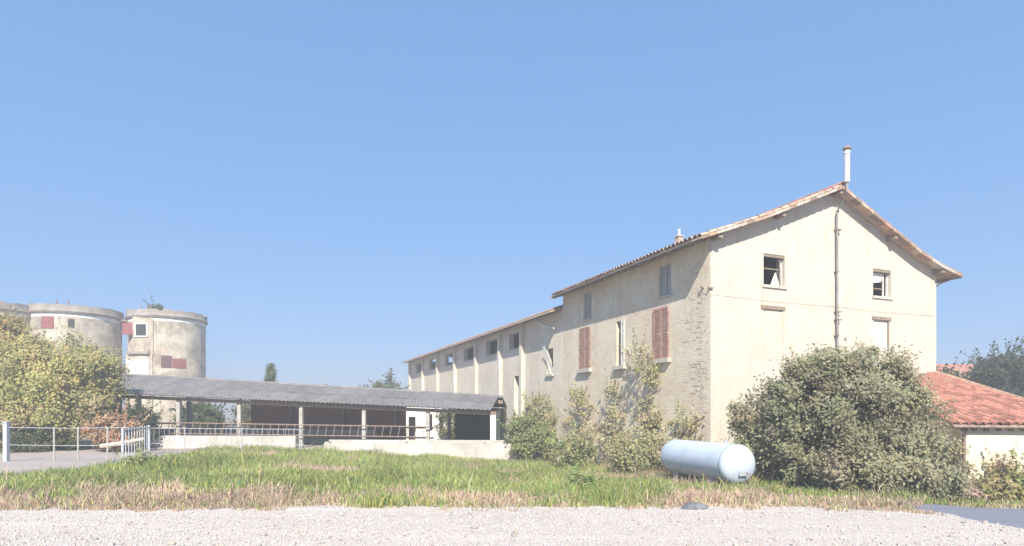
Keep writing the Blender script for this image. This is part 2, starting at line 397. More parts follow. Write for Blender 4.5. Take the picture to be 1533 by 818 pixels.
for h in lw[:2]:
    f = MB(); f.box(.10, .16, h[0], h[0]+.05, h[2], h[3]); f.box(.10, .16, h[1]-.05, h[1], h[2], h[3]); f.box(.10, .16, h[0]+.05, h[1]-.05, h[3]-.05, h[3]); f.box(.10, .16, h[0]+.05, h[1]-.05, h[2], h[2]+.05)
    w = f.build('window', M['greypaint'], house)
    MB().box(.12, .14, h[0]+.05, h[1]-.05, h[2]+.05, h[3]-.05).build('board', M['greypaint'], w)
    MB().box(.105, .155, (h[0]+h[1])/2-.02, (h[0]+h[1])/2+.02, h[2]+.05, h[3]-.05).build('mullion', M['wood'], w)
    MB().box(-.07, .1, h[0]-.08, h[1]+.08, h[2]-.08, h[2]-.003).build('sill', M['stone'], w)
# roof: deck, rafters, tiles
OG = .45
prof = [(a, b-Z0) for a, b in TOP]
def roofslab(y0, y1, pr, t0, t1):
    m = MB(); n = len(pr)
    vs = [(a, y0, b+t1) for a, b in pr]+[(a, y0, b+t0) for a, b in pr]+[(a, y1, b+t1) for a, b in pr]+[(a, y1, b+t0) for a, b in pr]
    fs = []
    for i in range(n-1):
        fs += [(i, i+1, n+i+1, n+i), (2*n+i, 3*n+i, 3*n+i+1, 2*n+i+1), (i, 2*n+i, 2*n+i+1, i+1), (n+i, n+i+1, 3*n+i+1, 3*n+i)]
    fs += [(0, n, 3*n, 2*n), (n-1, 3*n-1, 4*n-1, 2*n-1)]
    return m.add(vs, fs)
roof = roofslab(-OG, GL+.25, prof, -.14, -.07).build('roof', M['soffit'], house)
# purlins carried out under the verge, rafter feet under the eaves
for s_, dz in ((.15, 0), (3.0, 0), (5.85, 0), (8.9, 0), (11.75, 0)):
    MB().box(s_-.08, s_+.08, -OG+.06, .45, top(s_)-.33, top(s_)-.16 if s_ != 5.85 else top(s_)-.2).build('purlin_end', M['wood'], roof)
raf = MB(); raf.add([(-.66, -.05, top(-.66)-.24), (-.66, .05, top(-.66)-.24), (-.66, -.05, top(-.66)-.145), (-.66, .05, top(-.66)-.145),
                     (.1, -.05, top(.1)-.26), (.1, .05, top(.1)-.26), (.1, -.05, top(.1)-.145), (.1, .05, top(.1)-.145)],
                    [(0,1,3,2), (4,6,7,5), (0,4,5,1), (2,3,7,6), (0,2,6,4), (1,5,7,3)])
rme = raf.mesh('rafter_foot', M['wood'])
for i in range(18): link('rafter_foot', rme, roof, (0, .2+i*.61, 0))
def coppo(L=.46, r0=.105, r1=.085, n=6, th=.014):
    """barrel tile, axis along +x, crown up, r0 at x=0"""
    m = MB(); vs = []; 
    for x, r in ((0, r0), (L, r1)):
        for rr in (r, r-th):
            for k in range(n+1):
                t = math.pi*k/n; vs.append((x, rr*math.cos(t), rr*.8*math.sin(t)))
    N = n+1; fs = []
    for k in range(n):
        fs += [(k, k+1, 2*N+k+1, 2*N+k), (N+k, 3*N+k, 3*N+k+1, N+k+1), (k, N+k, N+k+1, k+1), (2*N+k, 2*N+k+1, 3*N+k+1, 3*N+k)]
    m.add(vs, fs); return m
tile_me = coppo().mesh('tile', M['tile'], True); old_me = coppo().mesh('old_tile', M['oldtile'], True)
def slope_tiles(parent, y, s_list, mesh, name='tile', jitter=.012):
    for s_ in s_list:
        right = s_ > 5.85
        e = .2*(1 if not right else -1)
        dz = top(s_+e)-top(s_); ang = math.atan2(dz, abs(e))
        o = link(name, mesh, parent, (s_, y+rnd.uniform(-jitter, jitter), top(s_)-.06+rnd.uniform(0, .015)))
        o.rotation_euler = (0, -ang, math.pi if right else 0)
        o.rotation_euler.rotate_axis('Z', rnd.uniform(-.04, .04))
lefts = np.arange(-.72, 5.6, .36); rights = np.arange(12.85, 6.1, -.36)
for yy in (-OG+.10, -OG+.31):
    slope_tiles(roof, yy, list(lefts)+list(rights), old_me)
for k in range(int((GL+.1-.1)/.22)):
    slope_tiles(roof, .09+k*.22, [-.75, -.4], old_me)
# remaining tiles as ribbed field
def ribfield(y0, y1, pr, step=.22, amp=.05):
    ys = np.arange(y0, y1, step/4); v = []; f = []; n = len(pr)
    for i, yy in enumerate(ys):
        h = amp*math.sin(2*math.pi*i/4)+.0
        for a, b in pr: v.append((a, yy, b+h-.02))
    for i in range(len(ys)-1):
        for j in range(n-1): f.append((i*n+j, i*n+j+1, (i+1)*n+j+1, (i+1)*n+j))
    return MB().add(v, f)
fld = ribfield(-.05, GL+.25, [(.2, top(.2))]+prof[1:-1]+[(12.8, top(12.8))]).build('tile_field', M['tilefield'], roof, True); fld['kind'] = 'stuff'
rid = coppo(.5, .14, .12); rid_me = rid.mesh('ridge_tile', M['tile'], True)
for k in range(26):
    o = link('ridge_tile', rid_me, roof, (5.85, -OG-.02+k*.43, top(5.85)-.02)); o.rotation_euler = (0, 0, math.pi/2)
# gable verge board course of pale brick
for a, b in zip(prof, prof[1:]):
    m = MB(); n_ = max(1, int((b[0]-a[0])/.31))
    for i in range(n_):
        u0, u1 = i/n_+.006, (i+1)/n_-.006
        x0, x1 = a[0]+(b[0]-a[0])*u0, a[0]+(b[0]-a[0])*u1; z0_, z1_ = a[1]+(b[1]-a[1])*u0, a[1]+(b[1]-a[1])*u1
        m = MB().add([(x0,-OG-.015,z0_-.17),(x1,-OG-.015,z1_-.17),(x1,-OG-.015,z1_-.075),(x0,-OG-.015,z0_-.075),
                      (x0,-OG+.25,z0_-.168),(x1,-OG+.25,z1_-.168),(x1,-OG+.25,z1_-.142),(x0,-OG+.25,z0_-.142)],
                     [(0,1,2,3),(4,7,6,5),(0,4,5,1),(1,5,6,2),(2,6,7,3),(3,7,4,0)])
        m.build('verge_brick', rnd.choice((M['soffit'], M['oldtile'], M['oldtile'], M['stone'], M['wood'])), roof)
# ledge cable, service pipe, flue
MB().tube([(.05,-.02,z(5.74)), (3,-.03,z(5.70)), (6,-.03,z(5.73)), (9,-.03,z(5.69)), (11.85,-.02,z(5.73))], .005, 5).build('cable', M['stone'], house)
MB().tube([(6.04,-.11,.1), (5.98,-.11,z(5.6)), (5.97,-.11,z(9.25)), (5.96,-.30,z(9.62)), (5.95,-OG-.09,z(9.9)), (5.95,-OG-.09,z(10.35))], .042, 10).build('downpipe', M['pipegrey'], house, True)
for zz in (4.6, 5.2, 5.5, 7.0, 8.6):
    MB().box(5.92, 6.04+(.14 if zz in (8.6, 5.2, 5.5) else 0), -.16, -.0, z(zz), z(zz)+.035).build('pipe_bracket', M['rust'], house)
flue = MB().tube([(5.95,-OG-.09,z(10.25)), (5.95,-OG-.09,z(11.42))], .095, 14).build('flue', M['zinc'], house, True)
MB().lathe([(.15,0),(.15,.05),(.06,.12)], 14, 'z', (5.95,-OG-.09,z(11.47))).build('cowl', M['rust'], flue, True)
MB().lathe([(.125,0),(.125,.05)], 14, 'z', (5.95,-OG-.09,z(11.3))).build('collar', M['zinc'], flue, True)
ch = MB().box(1.36, 1.58, 3.35, 3.6, top(1.4)-.2, z(8.78)).build('chimney', M['soffit'], house)
MB().box(1.33, 1.61, 3.32, 3.63, z(8.782), z(8.83)).build('chimney_cap', M['stone'], ch)
MB().tube([(1.47,3.47,z(8.82)), (1.47,3.47,z(9.1))], .05, 8).build('chimney_pot', M['zinc'], ch)
# bricks laid bare along the corner
eb = MB()
for i in range(90):
    t_ = abs(rnd.gauss(.3, .35))+.02; zz = round(rnd.uniform(1.2, 6.1)/.085)*.085-Z0
    w_b = rnd.choice((.12, .25)); eb.box(-.009-rnd.random()*.004, -.006, t_, t_+w_b, zz, zz+.07)
eb = eb.build('exposed_bricks', M['barebrick'], house); eb['kind'] = 'stuff'
# wall irons near the corner
MB().box(-.12, .0, .25, .32, z(6.0), z(6.06)).build('wall_iron', M['rust'], house)
MB().box(-.09, .12, -.06, -.0, z(5.92), z(5.98)).build('wall_iron', M['rust'], house)
g_ = MB().tube([(12.86, -OG, z(7.38)), (12.86, GL, z(7.35))], .07, 8).build('gutter', M['rust'], house)
MB().tube([(12.86,.1,z(7.34)), (12.25,.06,z(7.15)), (12.05,.06,z(7.02))], .045, 8).build('downpipe', M['rust'], house, True)

# ------------------------------------------------------------------ long barn wing
dt = Vector((-.386, .9226)); A = Vector((6.73, 20.5))
wb = A+dt*(GL+.01)
wing = thing('barn_wing', 'long low barn wing with pilasters and open loft gaps under the eaves', 'barn', (wb.x, wb.y, Z0), RZ)
T = lambda t: t-(GL+.01)
PIL = [15.7, 19.2, 23.8, 28.8, 33.8, 38.9, 44.2]
holes = [(T(11.87), T(12.58), z(3.73), z(5.09)), (T(16.0), T(17.1), z(.2), z(3.9))]
for a, b in zip(PIL, PIL[1:]): holes.append((T(a)+.28, T(a)+.28+(b-a)*.55, z(5.55), z(6.5)))
WL = 45.0-GL
bmobj('side_wall', wallpanel([0, WL], lambda t: z(6.99), holes, .32, lambda a, b, d: (d, a, b)), M['wing'], wing)
for p_ in PIL: MB().box(-.22, -.003, T(p_)-.16, T(p_)+.16, 0, z(6.86)).build('pilaster', M['wing'], wing)
MB().box(6.0, 6.3, 0.01, WL, 0, z(7)).build('rear_wall', M['wing'], wing)
MB().box(.33, 5.99, WL-.32, WL-.01, 0, z(7)).build('end_wall', M['wing'], wing)
for h in holes[2:]:
    MB().box(-.04, .1, h[0]-.06, h[1]+.06, h[2]-.09, h[2]-.003).build('sill', M['stone'], wing)
MB().box(.34, 5.98, .02, WL-.33, z(5.1), z(5.3)).build('loft_floor', M['int'], wing)
h = holes[0]; MB().add([(-.02,h[0]-.35,h[2]-.1),(-.02,h[0]-.05,h[2]-.1),(-.25,h[1]+.05,h[3]+.12),(-.25,h[1]-.2,h[3]+.15)], [(0,1,2,3)]).build('loose_sheet', M['silowhite'], wing)
MB().box(-.1,.1,h[0]-.1,h[1]+.1,h[2]-.12,h[2]-.003).build('sill', M['stone'], wing)
wpr = [(-.7, z(6.88)), (3.1, z(8.3)), (6.8, z(6.95))]
wr = roofslab(.03, WL+.35, wpr, -.14, -.07).build('roof', M['soffit'], wing)
f_ = ribfield(.05, WL+.33, wpr).build('tile_field', M['oldtile'], wr, True); f_['kind'] = 'stuff'
rme2 = MB().add([(-.66,-.05,-.26),(-.66,.05,-.26),(-.66,-.05,-.16),(-.66,.05,-.16),(.1,-.05,-.02),(.1,.05,-.02),(.1,-.05,.065),(.1,.05,.065)],
                [(0,1,3,2),(4,6,7,5),(0,4,5,1),(2,3,7,6),(0,2,6,4),(1,5,7,3)]).mesh('rafter_foot', M['wood'])
for i in range(42): link('rafter_foot', rme2, wr, (0, .3+i*.8, z(6.94)))
MB().tube([(-.3,T(13.6),z(6.72)), (-.34,T(12.2),z(6.25)), (-.1,T(11.5),z(6.05))], .05, 8).build('broken_gutter', M['zinc'], wing)

# ------------------------------------------------------------------ lean-to annex on the right
ua = Vector((.9806, -.196)); va = Vector((.196, .9806))
F = Vector((12.72, 17.0)); ab = gz(13.5, 17)-.1
annex = thing('lean_to_annex', 'low cream lean-to with a red tiled roof against the farmhouse gable', 'outbuilding', (F.x, F.y, ab), math.atan2(-.196, .9806))
AZ = 1.36-ab; AS = .222
def az(y): return AZ+AS*(y+.15)-.12
MB().box(0, 3.05, 0, .3, 0, AZ-.02).build('front_wall', M['annexwall'], annex)
sv = []
for x0, x1 in ((0, .3), (2.75, 3.05)):
    yl = 6.4 if x0 < 1 else 8.2
    MB().add([(x0,.302,0),(x1,.302,0),(x1,yl,0),(x0,yl,0),(x0,.302,az(.302)),(x1,.302,az(.302)),(x1,yl,az(yl)),(x0,yl,az(yl))],
             [(0,3,2,1),(4,5,6,7),(0,1,5,4),(1,2,6,5),(2,3,7,6),(3,0,4,7)]).build('side_wall', M['annexwall'], annex)
e0 = -.15
def ay_max(x): return 6.55+.674*x     # meets the skewed gable
vs = []; 
ar_pts = [(-.3, e0), (3.24, e0), (3.24, 8.75), (-.3, 6.4)]
zz = lambda y: AZ+AS*(y-e0)
ar = MB().add([(x, y, zz(y)) for x, y in ar_pts]+[(x, y, zz(y)-.1) for x, y in ar_pts], [(0,1,2,3),(7,6,5,4),(0,4,5,1),(1,5,6,2),(2,6,7,3),(3,7,4,0)]).build('roof', M['soffit'], annex)
slots = []
for i in range(17):
    x = -.22+i*.205
    n_ = int((ay_max(x)+.25-e0)/.34)
    for j in range(n_): slots.append((j, i, x, e0-.06+j*.34))
slots.sort()
ang = math.atan(AS)
tb, tbf = coppo(), []
bm_v = []; 
rest = MB(); proto = coppo(n=4)
for q, (j, i, x, y) in enumerate(slots):
    if q < 300:
        o = link('tile', tile_me, ar, (x+rnd.uniform(-.012, .012), y+rnd.uniform(-.02, .02), zz(y)+.012+rnd.uniform(0, .012)))
        o.rotation_euler = Matrix.Rotation(math.pi/2+rnd.uniform(-.03, .03), 3, 'Z').to_4x4().to_euler()
        o.rotation_euler = (Matrix.Rotation(ang, 3, 'X') @ Matrix.Rotation(math.pi/2+rnd.uniform(-.03, .03), 3, 'Z')).to_euler()
    else:
        R = Matrix.Rotation(ang, 3, 'X') @ Matrix.Rotation(math.pi/2+rnd.uniform(-.03, .03), 3, 'Z')
        off = Vector((x, y, zz(y)+.012)); rest.add([R @ Vector(v)+off for v in proto.v], proto.f)
    # channel tile between the covers is the deck below
rt = rest.build('upper_tiles', M['tilefield'], ar, True); rt['kind'] = 'stuff'
chn = MB()
for i in range(23):
    x = -.32+i*.205
    for a, b in ((x, x+.1), (x+.1, x+.205)):
        pass
for k in range(11):
    MB().box(-.05+k*.3, .03+k*.3, e0+.03, -.003, AZ-.17, AZ-.06).build('rafter_foot', M['wood'], ar)
MB().tube([(-.3,e0-.05,AZ-.05), (3.24,e0-.05,AZ-.07)], .04, 8).build('gutter', M['rust'], annex)
MB().tube([(.06,e0-.05,AZ-.08), (.04,-.06,AZ-.35), (.04,-.06,.1)], .04, 8).build('downpipe', M['rust'], annex, True)
vt = coppo(.46, .11, .095).mesh('verge_tile', M['oldtile'], True)
for k in range(26):
    y = e0+k*.345
    o = link('verge_tile', vt, ar, (3.24, y, zz(y)+.02)); o.rotation_euler = (Matrix.Rotation(ang, 3, 'X') @ Matrix.Rotation(math.pi/2, 3, 'Z')).to_euler()

# ------------------------------------------------------------------ silos
def silo(px_x, y, R, topz, label, det):
    x = (px_x-766.5)/900*y
    t = thing('silo', label, 'silo', (x, y, gz(x, y)-.1), 0, 'round farm silos in a row')
    h = topz-gz(x, y)+.1
    n = 72
    jag = [rnd.choice((0, 0, 0, -.05, -.1, .05, -.22 if rnd.random() < .4 else 0)) for _ in range(n)]
    MB().lathe([(R, 0), (R, h-.75)], n).build('drum', M['silo'], t, True)
    cm = MB().lathe([(R+.14, h-.80), (R+.24, h-.62), (R+.14, h-.5), (R+.14, h), (R-.1, h), (R-.1, h-.3)], n, closed=False)
    for q in range(n):
        for ring in (3, 4): x_, y_, z_ = cm.v[ring*n+q]; cm.v[ring*n+q] = (x_, y_, z_+jag[q])
    b_ = cm.build('cornice', M['siloband'], t, True)
    MB().lathe([(R-.09, h-.32), (.01, h-.1)], n).build('cap', M['siloband'], t, True)
    MB().lathe([(R+.013, h-1.12), (R+.013, h-.805)], n, closed=False).build('white_band', M['white'], t, True)
    for q in range(3):
        a = -math.pi/2+rnd.uniform(-1, .6)
        MB().box(-.04,.04,-.04,.04,h-.02,h+rnd.uniform(.15,.45)).build('starter_bar', M['rust'], t).location = (math.cos(a)*R, math.sin(a)*R, 0)
    def panel(a0, a1, z0, z1, mat, name, r=.03, dep=.12):
        m = MB(); k = 6; vs = []
        for rr in (R+r-dep, R+r):
            for zz_ in (z0, z1):
                for i in range(k+1):
                    a = a0+(a1-a0)*i/k; vs.append((rr*math.sin(a), -rr*math.cos(a), zz_))
        N = k+1; fs = []
        for i in range(k):
            fs += [(2*N+i, 2*N+i+1, 3*N+i+1, 3*N+i), (i, N+i, N+i+1, i+1), (i, i+1, 2*N+i+1, 2*N+i), (N+i, 3*N+i, 3*N+i+1, N+i+1)]
        fs += [(0, 2*N, 3*N, N), (k, N+k, 3*N+k, 2*N+k)]
        return m.add(vs, fs).build(name, mat, t)
    det(panel, h, t, R)
    return t
def det3(P, h, t, R):
    # flat stair tower on the left side of the drum
    s_ = MB(); s_.box(-3.6, -1.05, -3.52, -1.5, 0, h-4.4); s_.box(-2.95, -1.0, -3.50, -1.5, h-4.4, h-.77)
    st = s_.build('stair_block', M['silo'], t); st.location.x = 1.6
    MB().box(-2.72, -1.45, -3.60, -3.2, h-2.7, h-1.35).build('window_frame', M['silowhite'], st)
    MB().box(-2.58, -1.60, -3.63, -3.3, h-2.58, h-1.5).build('opening', M['dark'], st)
    MB().box(-4.0, -2.9, -3.4, -3.2, h-2.45, h-1.35).build('red_panel', M['maroon'], st)
    MB().box(-3.4, -1.3, -3.75, -3.2, h-4.35, h-4.1).build('ledge', M['siloband'], st)
    MB().box(-3.5, -1.35, -3.60, -3.3, h-7.2, h-4.9).build('white_recess', M['silowhite'], st)
    P(.36, .56, h-4.45, h-3.75, M['soffit'], 'window_surround'); P(.36, .62, h-5.6, h-4.48, M['maroon2'], 'opening', .06)
    P(.64, .98, h-5.6, h-4.7, M['maroon'], 'shutter', .05)
def det2(P, h, t, R):
    P(-.05, .22, h-2.2, h-1.15, M['maroon'], 'shutter', .05); P(.5, .62, h-2.1, h-1.3, M['dark'], 'opening', .03); P(-.28, -.06, h-2.2, h-1.2, M['siloband'], 'window_surround', .04)
def det1(P, h, t, R):
    P(.3, .6, h-2.2, h-1.2, M['maroon'], 'shutter', .05)
silo(251, 61, 3.45, 11.65, 'rightmost round silo with a stair block, black opening and maroon shutter', det3)
silo(112, 57.5, 3.8, 11.45, 'middle round silo with one maroon shutter, half behind the yellow-green tree', det2)
silo(-18, 54, 3.7, 11.3, 'leftmost round silo, cut by the picture edge, only its top showing', det1)
for (xa, ya, xb, yb, zc, lab) in ((-36.9, 57.2, -37.6, 57.0, 11.3, ''),):
    pass
wk = thing('silo_walkway', 'thin concrete walkway slab linking the right and middle silos', 'walkway', (-37.2, 59.6, 10.55), math.radians(42))
MB().box(-1.6, 1.6, -.6, .6, 0, .18).build('slab', M['siloband'], wk)
MB().tube([(-1.5,-.55,.18), (-1.5,-.55,1.0)], .04, 6).build('post', M['rust'], wk)
wk2 = thing('silo_walkway', 'thin concrete walkway slab linking the middle and left silos', 'walkway', (-44.0, 56.0, 10.45), math.radians(25))
MB().box(-1.8, 1.8, -.6, .6, 0, .18).build('slab', M['siloband'], wk2)
MB().tube([(.2,-.55,.18), (1.3,-.55,.75)], .05, 6).build('post', M['rust'], wk2)

# ------------------------------------------------------------------ long cattle shed
SA = math.atan2(-1.5, 19.7)
shed = thing('cattle_shed', 'long open cattle shed with grey corrugated roof across the yard', 'shed', (-20, 31, 0), SA)
TI = -.045; X0, X1 = -4, 19.3
ez = lambda x: 2.68+TI*x
rz_ = lambda x: 3.68-.060*x
EY, RY, BY = -.4, 3.4, 6.2
def sheetmesh(w, l, name):
    m = MB(); n = 20; vs = []
    for j, yy in enumerate((0, l)):
        for i in range(n+1): vs.append((w*i/n, yy, .028*math.sin(2*math.pi*i/4)))
    vs += [(a, b, c-.012) for a, b, c in vs]
    N = n+1; fs = []
    for i in range(n): fs += [(i, i+1, N+i+1, N+i), (2*N+i, 3*N+i, 3*N+i+1, 2*N+i+1), (i, 2*N+i, 2*N+i+1, i+1)]
    return m.add(vs, fs).mesh(name, M['fibre'], True)
sl = math.hypot(RY-EY, rz_(0)-ez(0)); sang = math.atan2(rz_(0)-ez(0), RY-EY)
half = sl/2+.08
sme = sheetmesh(1.06, half, 'roof_sheet')
k = 0; x = X0
while x < X1-.3:
    for r in (0, 1):
        yy = EY+(RY-EY)*.5*r-.02; zc = ez(x)+(rz_(x)-ez(x))*.5*r+.018*r+.006*(k % 2)+rnd.uniform(0, .012)
        o = link('roof_sheet', sme, shed, (x+rnd.uniform(-.01,.01), yy, zc))
        o.rotation_euler = (Matrix.Rotation(-math.atan(TI), 3, 'Y') @ Matrix.Rotation(math.atan2(rz_(x)-ez(x), RY-EY)+rnd.uniform(-.006,.006), 3, 'X')).to_euler()
    x += 1.0; k += 1
m = MB().add([(X0,RY,rz_(X0)),(X1,RY,rz_(X1)),(X1,BY,ez(X1)+.2),(X0,BY,ez(X0)+.2),(X0,RY,rz_(X0)-.03),(X1,RY,rz_(X1)-.03),(X1,BY,ez(X1)+.17),(X0,BY,ez(X0)+.17)],
             [(0,1,2,3),(7,6,5,4),(0,4,5,1),(1,5,6,2),(2,6,7,3),(3,7,4,0)]).build('rear_roof', M['fibre'], shed)
MB().tube([(X0,RY,rz_(X0)+.04), (X1,RY,rz_(X1)+.04)], .09, 8).build('ridge_cap', M['fibre'], shed)
for yy, zf in ((-.1, ez), (RY, lambda x: rz_(x)-.1), (BY-.3, lambda x: ez(x)+.2)):
    MB().add([(X0,yy-.06,zf(X0)-.24),(X1,yy-.06,zf(X1)-.24),(X1,yy+.06,zf(X1)-.24),(X0,yy+.06,zf(X0)-.24),(X0,yy-.06,zf(X0)-.06),(X1,yy-.06,zf(X1)-.06),(X1,yy+.06,zf(X1)-.06),(X0,yy+.06,zf(X0)-.06)],
             [(0,3,2,1),(4,5,6,7),(0,1,5,4),(1,2,6,5),(2,3,7,6),(3,0,4,7)]).build('beam', M['rust'], shed)
for i in range(8):
    x = -3.5+i*3.23
    MB().box(x-.09, x+.09, -.09, .09, -.7, ez(x)-.24).build('post', M['conc'], shed)
    MB().box(x-.09, x+.09, BY-.4, BY-.2, -.7, ez(x)-.05).build('post', M['conc'], shed)
MB().box(19.0, 19.28, -.15, .13, -.7, ez(19)-.2).build('post', M['white'], shed)
MB().add([(3.6,BY-.19,-.7),(13.2,BY-.19,-.7),(13.2,BY,-.7),(3.6,BY,-.7),(3.6,BY-.19,ez(3.6)+.1),(13.2,BY-.19,ez(13.2)+.1),(13.2,BY,ez(13.2)+.1),(3.6,BY,ez(3.6)+.1)],[(0,3,2,1),(4,5,6,7),(0,1,5,4),(1,2,6,5),(2,3,7,6),(3,0,4,7)]).build('rear_brick_wall', M['redbrick'], shed)
MB().box(16.2, 19.25, BY-.19, BY, -.9, 1.9).build('dark_sheet_wall', M['net'], shed)
MB().box(19.1, 19.25, 2.2, BY-.2, -.9, 1.85).build('dark_end_wall', M['net'], shed)
MB().box(1.3, 9.6, -1.1, -.75, -.5, .56).build('manger_wall', M['oldwhite'], shed)
MB().box(X0, 19.2, -.6, BY-.2, -.9, -.06).build('floor_slab', M['conc'], shed)
def beamx(x0, x1, y, z0, z1, r, mat, name, par): return MB().tube([(x0, y, z0), (x1, y, z1)], r, 6).build(name, mat, par)
beamx(X0, 16, -.3, 1.28, 1.0, .03, M['rust'], 'feed_rail', shed); beamx(X0, 16, -.3, .72, .5, .03, M['rust'], 'feed_rail', shed)
bar = MB().tube([(0,0,0), (.12,0,.62)], .02, 5).mesh('feed_bar', M['rust'])
for i in range(48): link('feed_bar', bar, shed, (-3.6+i*.41, -.3, .72-.0138*(i*.41-.4)-.02))
# second row of dark feed barriers in the middle of the shed
beamx(X0, 15.5, 3.2, 1.15, .85, .05, M['rust'], 'pen_rail', shed); beamx(X0, 15.5, 3.2, .6, .3, .05, M['rust'], 'pen_rail', shed)
hay = MB().box(-3, 12, 3.6, 4.4, -.1, .75).build('pen_wall', M['conc'], shed)
# long grey trough in front of the shed on the right
tr = thing('feed_trough', 'long grey concrete trough on the grass before the shed', 'trough', (-9.0, 29.2, -.55), math.atan2(-.75, 11.6))
MB().box(0, 11.5, -.35, -.25, 0, .80).build('front_side', M['oldwhite'], tr); MB().box(0, 11.5, .3, .4, 0, .92).build('rear_side', M['oldwhite'], tr)
MB().box(0, 11.5, -.248, .298, 0, .45).build('bed', M['oldwhite'], tr)
for xx in (0, 3.8, 7.6, 11.38): MB().box(xx, xx+.12, -.247, .297, .45, .84).build('divider', M['oldwhite'], tr)
# low rail fence in front of the manger, left
rf = thing('rail_fence', 'thin grey tubular rail fence along the grass before the shed', 'fence', (-17.6, 27.6, gz(-17, 27.6)), SA)
for xx in (0, 2.7, 5.4, 8.1): MB().tube([(xx,0,-.1), (xx,0,1.12)], .025, 6).build('post', M['steel'], rf)
for zz in (1.08, .38): MB().tube([(-.2,0,zz), (8.3,0,zz-.05)], .015, 6).build('rail', M['steel'], rf)

for i in range(34): MB().tube([(i*.245,0,.36), (i*.245,0,1.08)], .009, 4).build('picket', M['steel'], rf)
# white outbuilding seen through the shed
wh = thing('white_outbuilding', 'low whitewashed outbuilding with dark openings seen through the shed', 'outbuilding', (-8.3, 43, -.7), 0)
wholes = [(.9, 1.4, .0, 2.1), (2.2, 2.6, 1.1, 2.3), (3.1, 3.4, .9, 2.4)]
bmobj('front_wall', wallpanel([0, 4.1], lambda t: 3.0, wholes, .3, lambda a, b, d: (a, d, b)), M['white'], wh)
MB().box(.0, .3, .302, 3, 0, 3.0).build('side_wall', M['white'], wh); MB().box(3.8, 4.1, .302, 3, 0, 3.0).build('side_wall', M['white'], wh)
MB().box(.3, 3.8, 2.7, 3, 0, 3.0).build('rear_wall', M['white'], wh)
MB().box(-.2, 4.2, -.2, 3.1, 3.002, 3.15).build('roof_slab', M['conc'], wh)

# ------------------------------------------------------------------ gas tank
tk = thing('gas_tank', 'pale blue horizontal gas tank lying in the grass by the bush', 'tank', (5.99, 16.0, gz(5.8, 17)), math.atan2(.25, .97))
R = .535; Lk = 3.15; cz = .32-gz(5.8, 17)
pr_ = [(.01, -.26)]+[(R*math.sin(a), -.26*math.cos(a)) for a in np.linspace(.12, math.pi/2, 9)]
pr_ += [(R, .4), (R, Lk-.4)]+[(R*math.cos(a), Lk+.26*math.sin(a)) for a in np.linspace(0, math.pi/2-.12, 9)]+[(.01, Lk+.26)]
MB().lathe(pr_, 40, 'y', (0, 0, cz)).build('shell', M['tank'], tk, True)
for yy in (.03, Lk-.03): MB().lathe([(R+.006, yy-.018), (R+.006, yy+.018)], 40, 'y', (0,0,cz), False).build('weld_band', M['steel'], tk, True)
MB().tube([(0, .5, cz+R-.02), (0, .5, cz+R+.10)], .045, 8).build('filler_neck', M['steel'], tk)
MB().tube([(.1, -.27, cz-.2), (.1, -.40, cz-.2), (.1, -.40, -.05)], .018, 6).build('outlet_pipe', M['rust'], tk)
for yy in (.6, Lk-.6): MB().box(-.4, .4, yy-.08, yy+.08, -.1, cz-R*.66).build('saddle', M['conc'], tk)
MB().box(-.12, .12, -.275, -.262, cz-.28, cz-.16).build('data_plate', M['steel'], tk)

# ------------------------------------------------------------------ gate, barrier, frame, log, stone
gt = thing('bar_gate', 'pale blue iron bar gate leaf standing open beside the track', 'gate', (-13.6, 21.0, gz(-13.6, 21)), math.atan2(4.7, -1.9))
for zz in (.12, 1.16): MB().tube([(0,0,zz), (5.0,0,zz)], .03, 6).build('rail', M['paleblue'], gt)
for i in range(11): MB().tube([(i*.5,0,.04), (i*.5,0,1.24)], .016 if i % 10 else .045, 6).build('bar', M['paleblue'], gt)
ba = thing('wire_barrier', 'low wire barrier with thin posts across the dirt track', 'fence', (-18.0, 21.4, 0), 0)
for xx in (1.7, 2.55, 3.6): MB().tube([(xx,0,-.1), (xx,0,1.18)], .028, 6).build('post', M['conc'], ba)
for zz in (1.17, .55): MB().tube([(.1,0,zz), (2.2,0,zz-.03), (4.35,0,zz)], .012, 5).build('wire', M['steel'], ba)
gp = thing('gate_post', 'white gate post at the left picture edge beside the track', 'post', (-18.0, 21.4, -.05), 0)
MB().box(-.07, .07, -.07, .07, 0, 1.38).build('shaft', M['paleblue'], gp); MB().box(-.09, .09, -.09, .09, 1.382, 1.43).build('cap', M['paleblue'], gp)
lg = tag(MB().tube([(-17.9,26.2,gz(-18,26)+.30), (-17.0,26.0,gz(-17,26)+.42), (-15.9,26,gz(-16,26)+.62)], [.1,.09,.07], 8).build('log', M['plank'], None, True), 'pale bare log leaning by the pale orange shrub', 'log')
def rock(name, loc, s, mat, label, cat):
    bm = bmesh.new(); bmesh.ops.create_icosphere(bm, subdivisions=2, radius=1)
    for v in bm.verts: v.co = Vector((v.co.x*s[0], v.co.y*s[1], v.co.z*s[2]))*rnd.uniform(.7, 1.2)
    o = bmobj(name, bm, mat, None); o.location = loc; return tag(o, label, cat)
rock('stone', (3.55, 11.7, gz(3.5, 11.7)+.03), (.26, .2, .12), M['darkstone'], 'low dark grey stone at the edge of the gravel yard', 'stone')

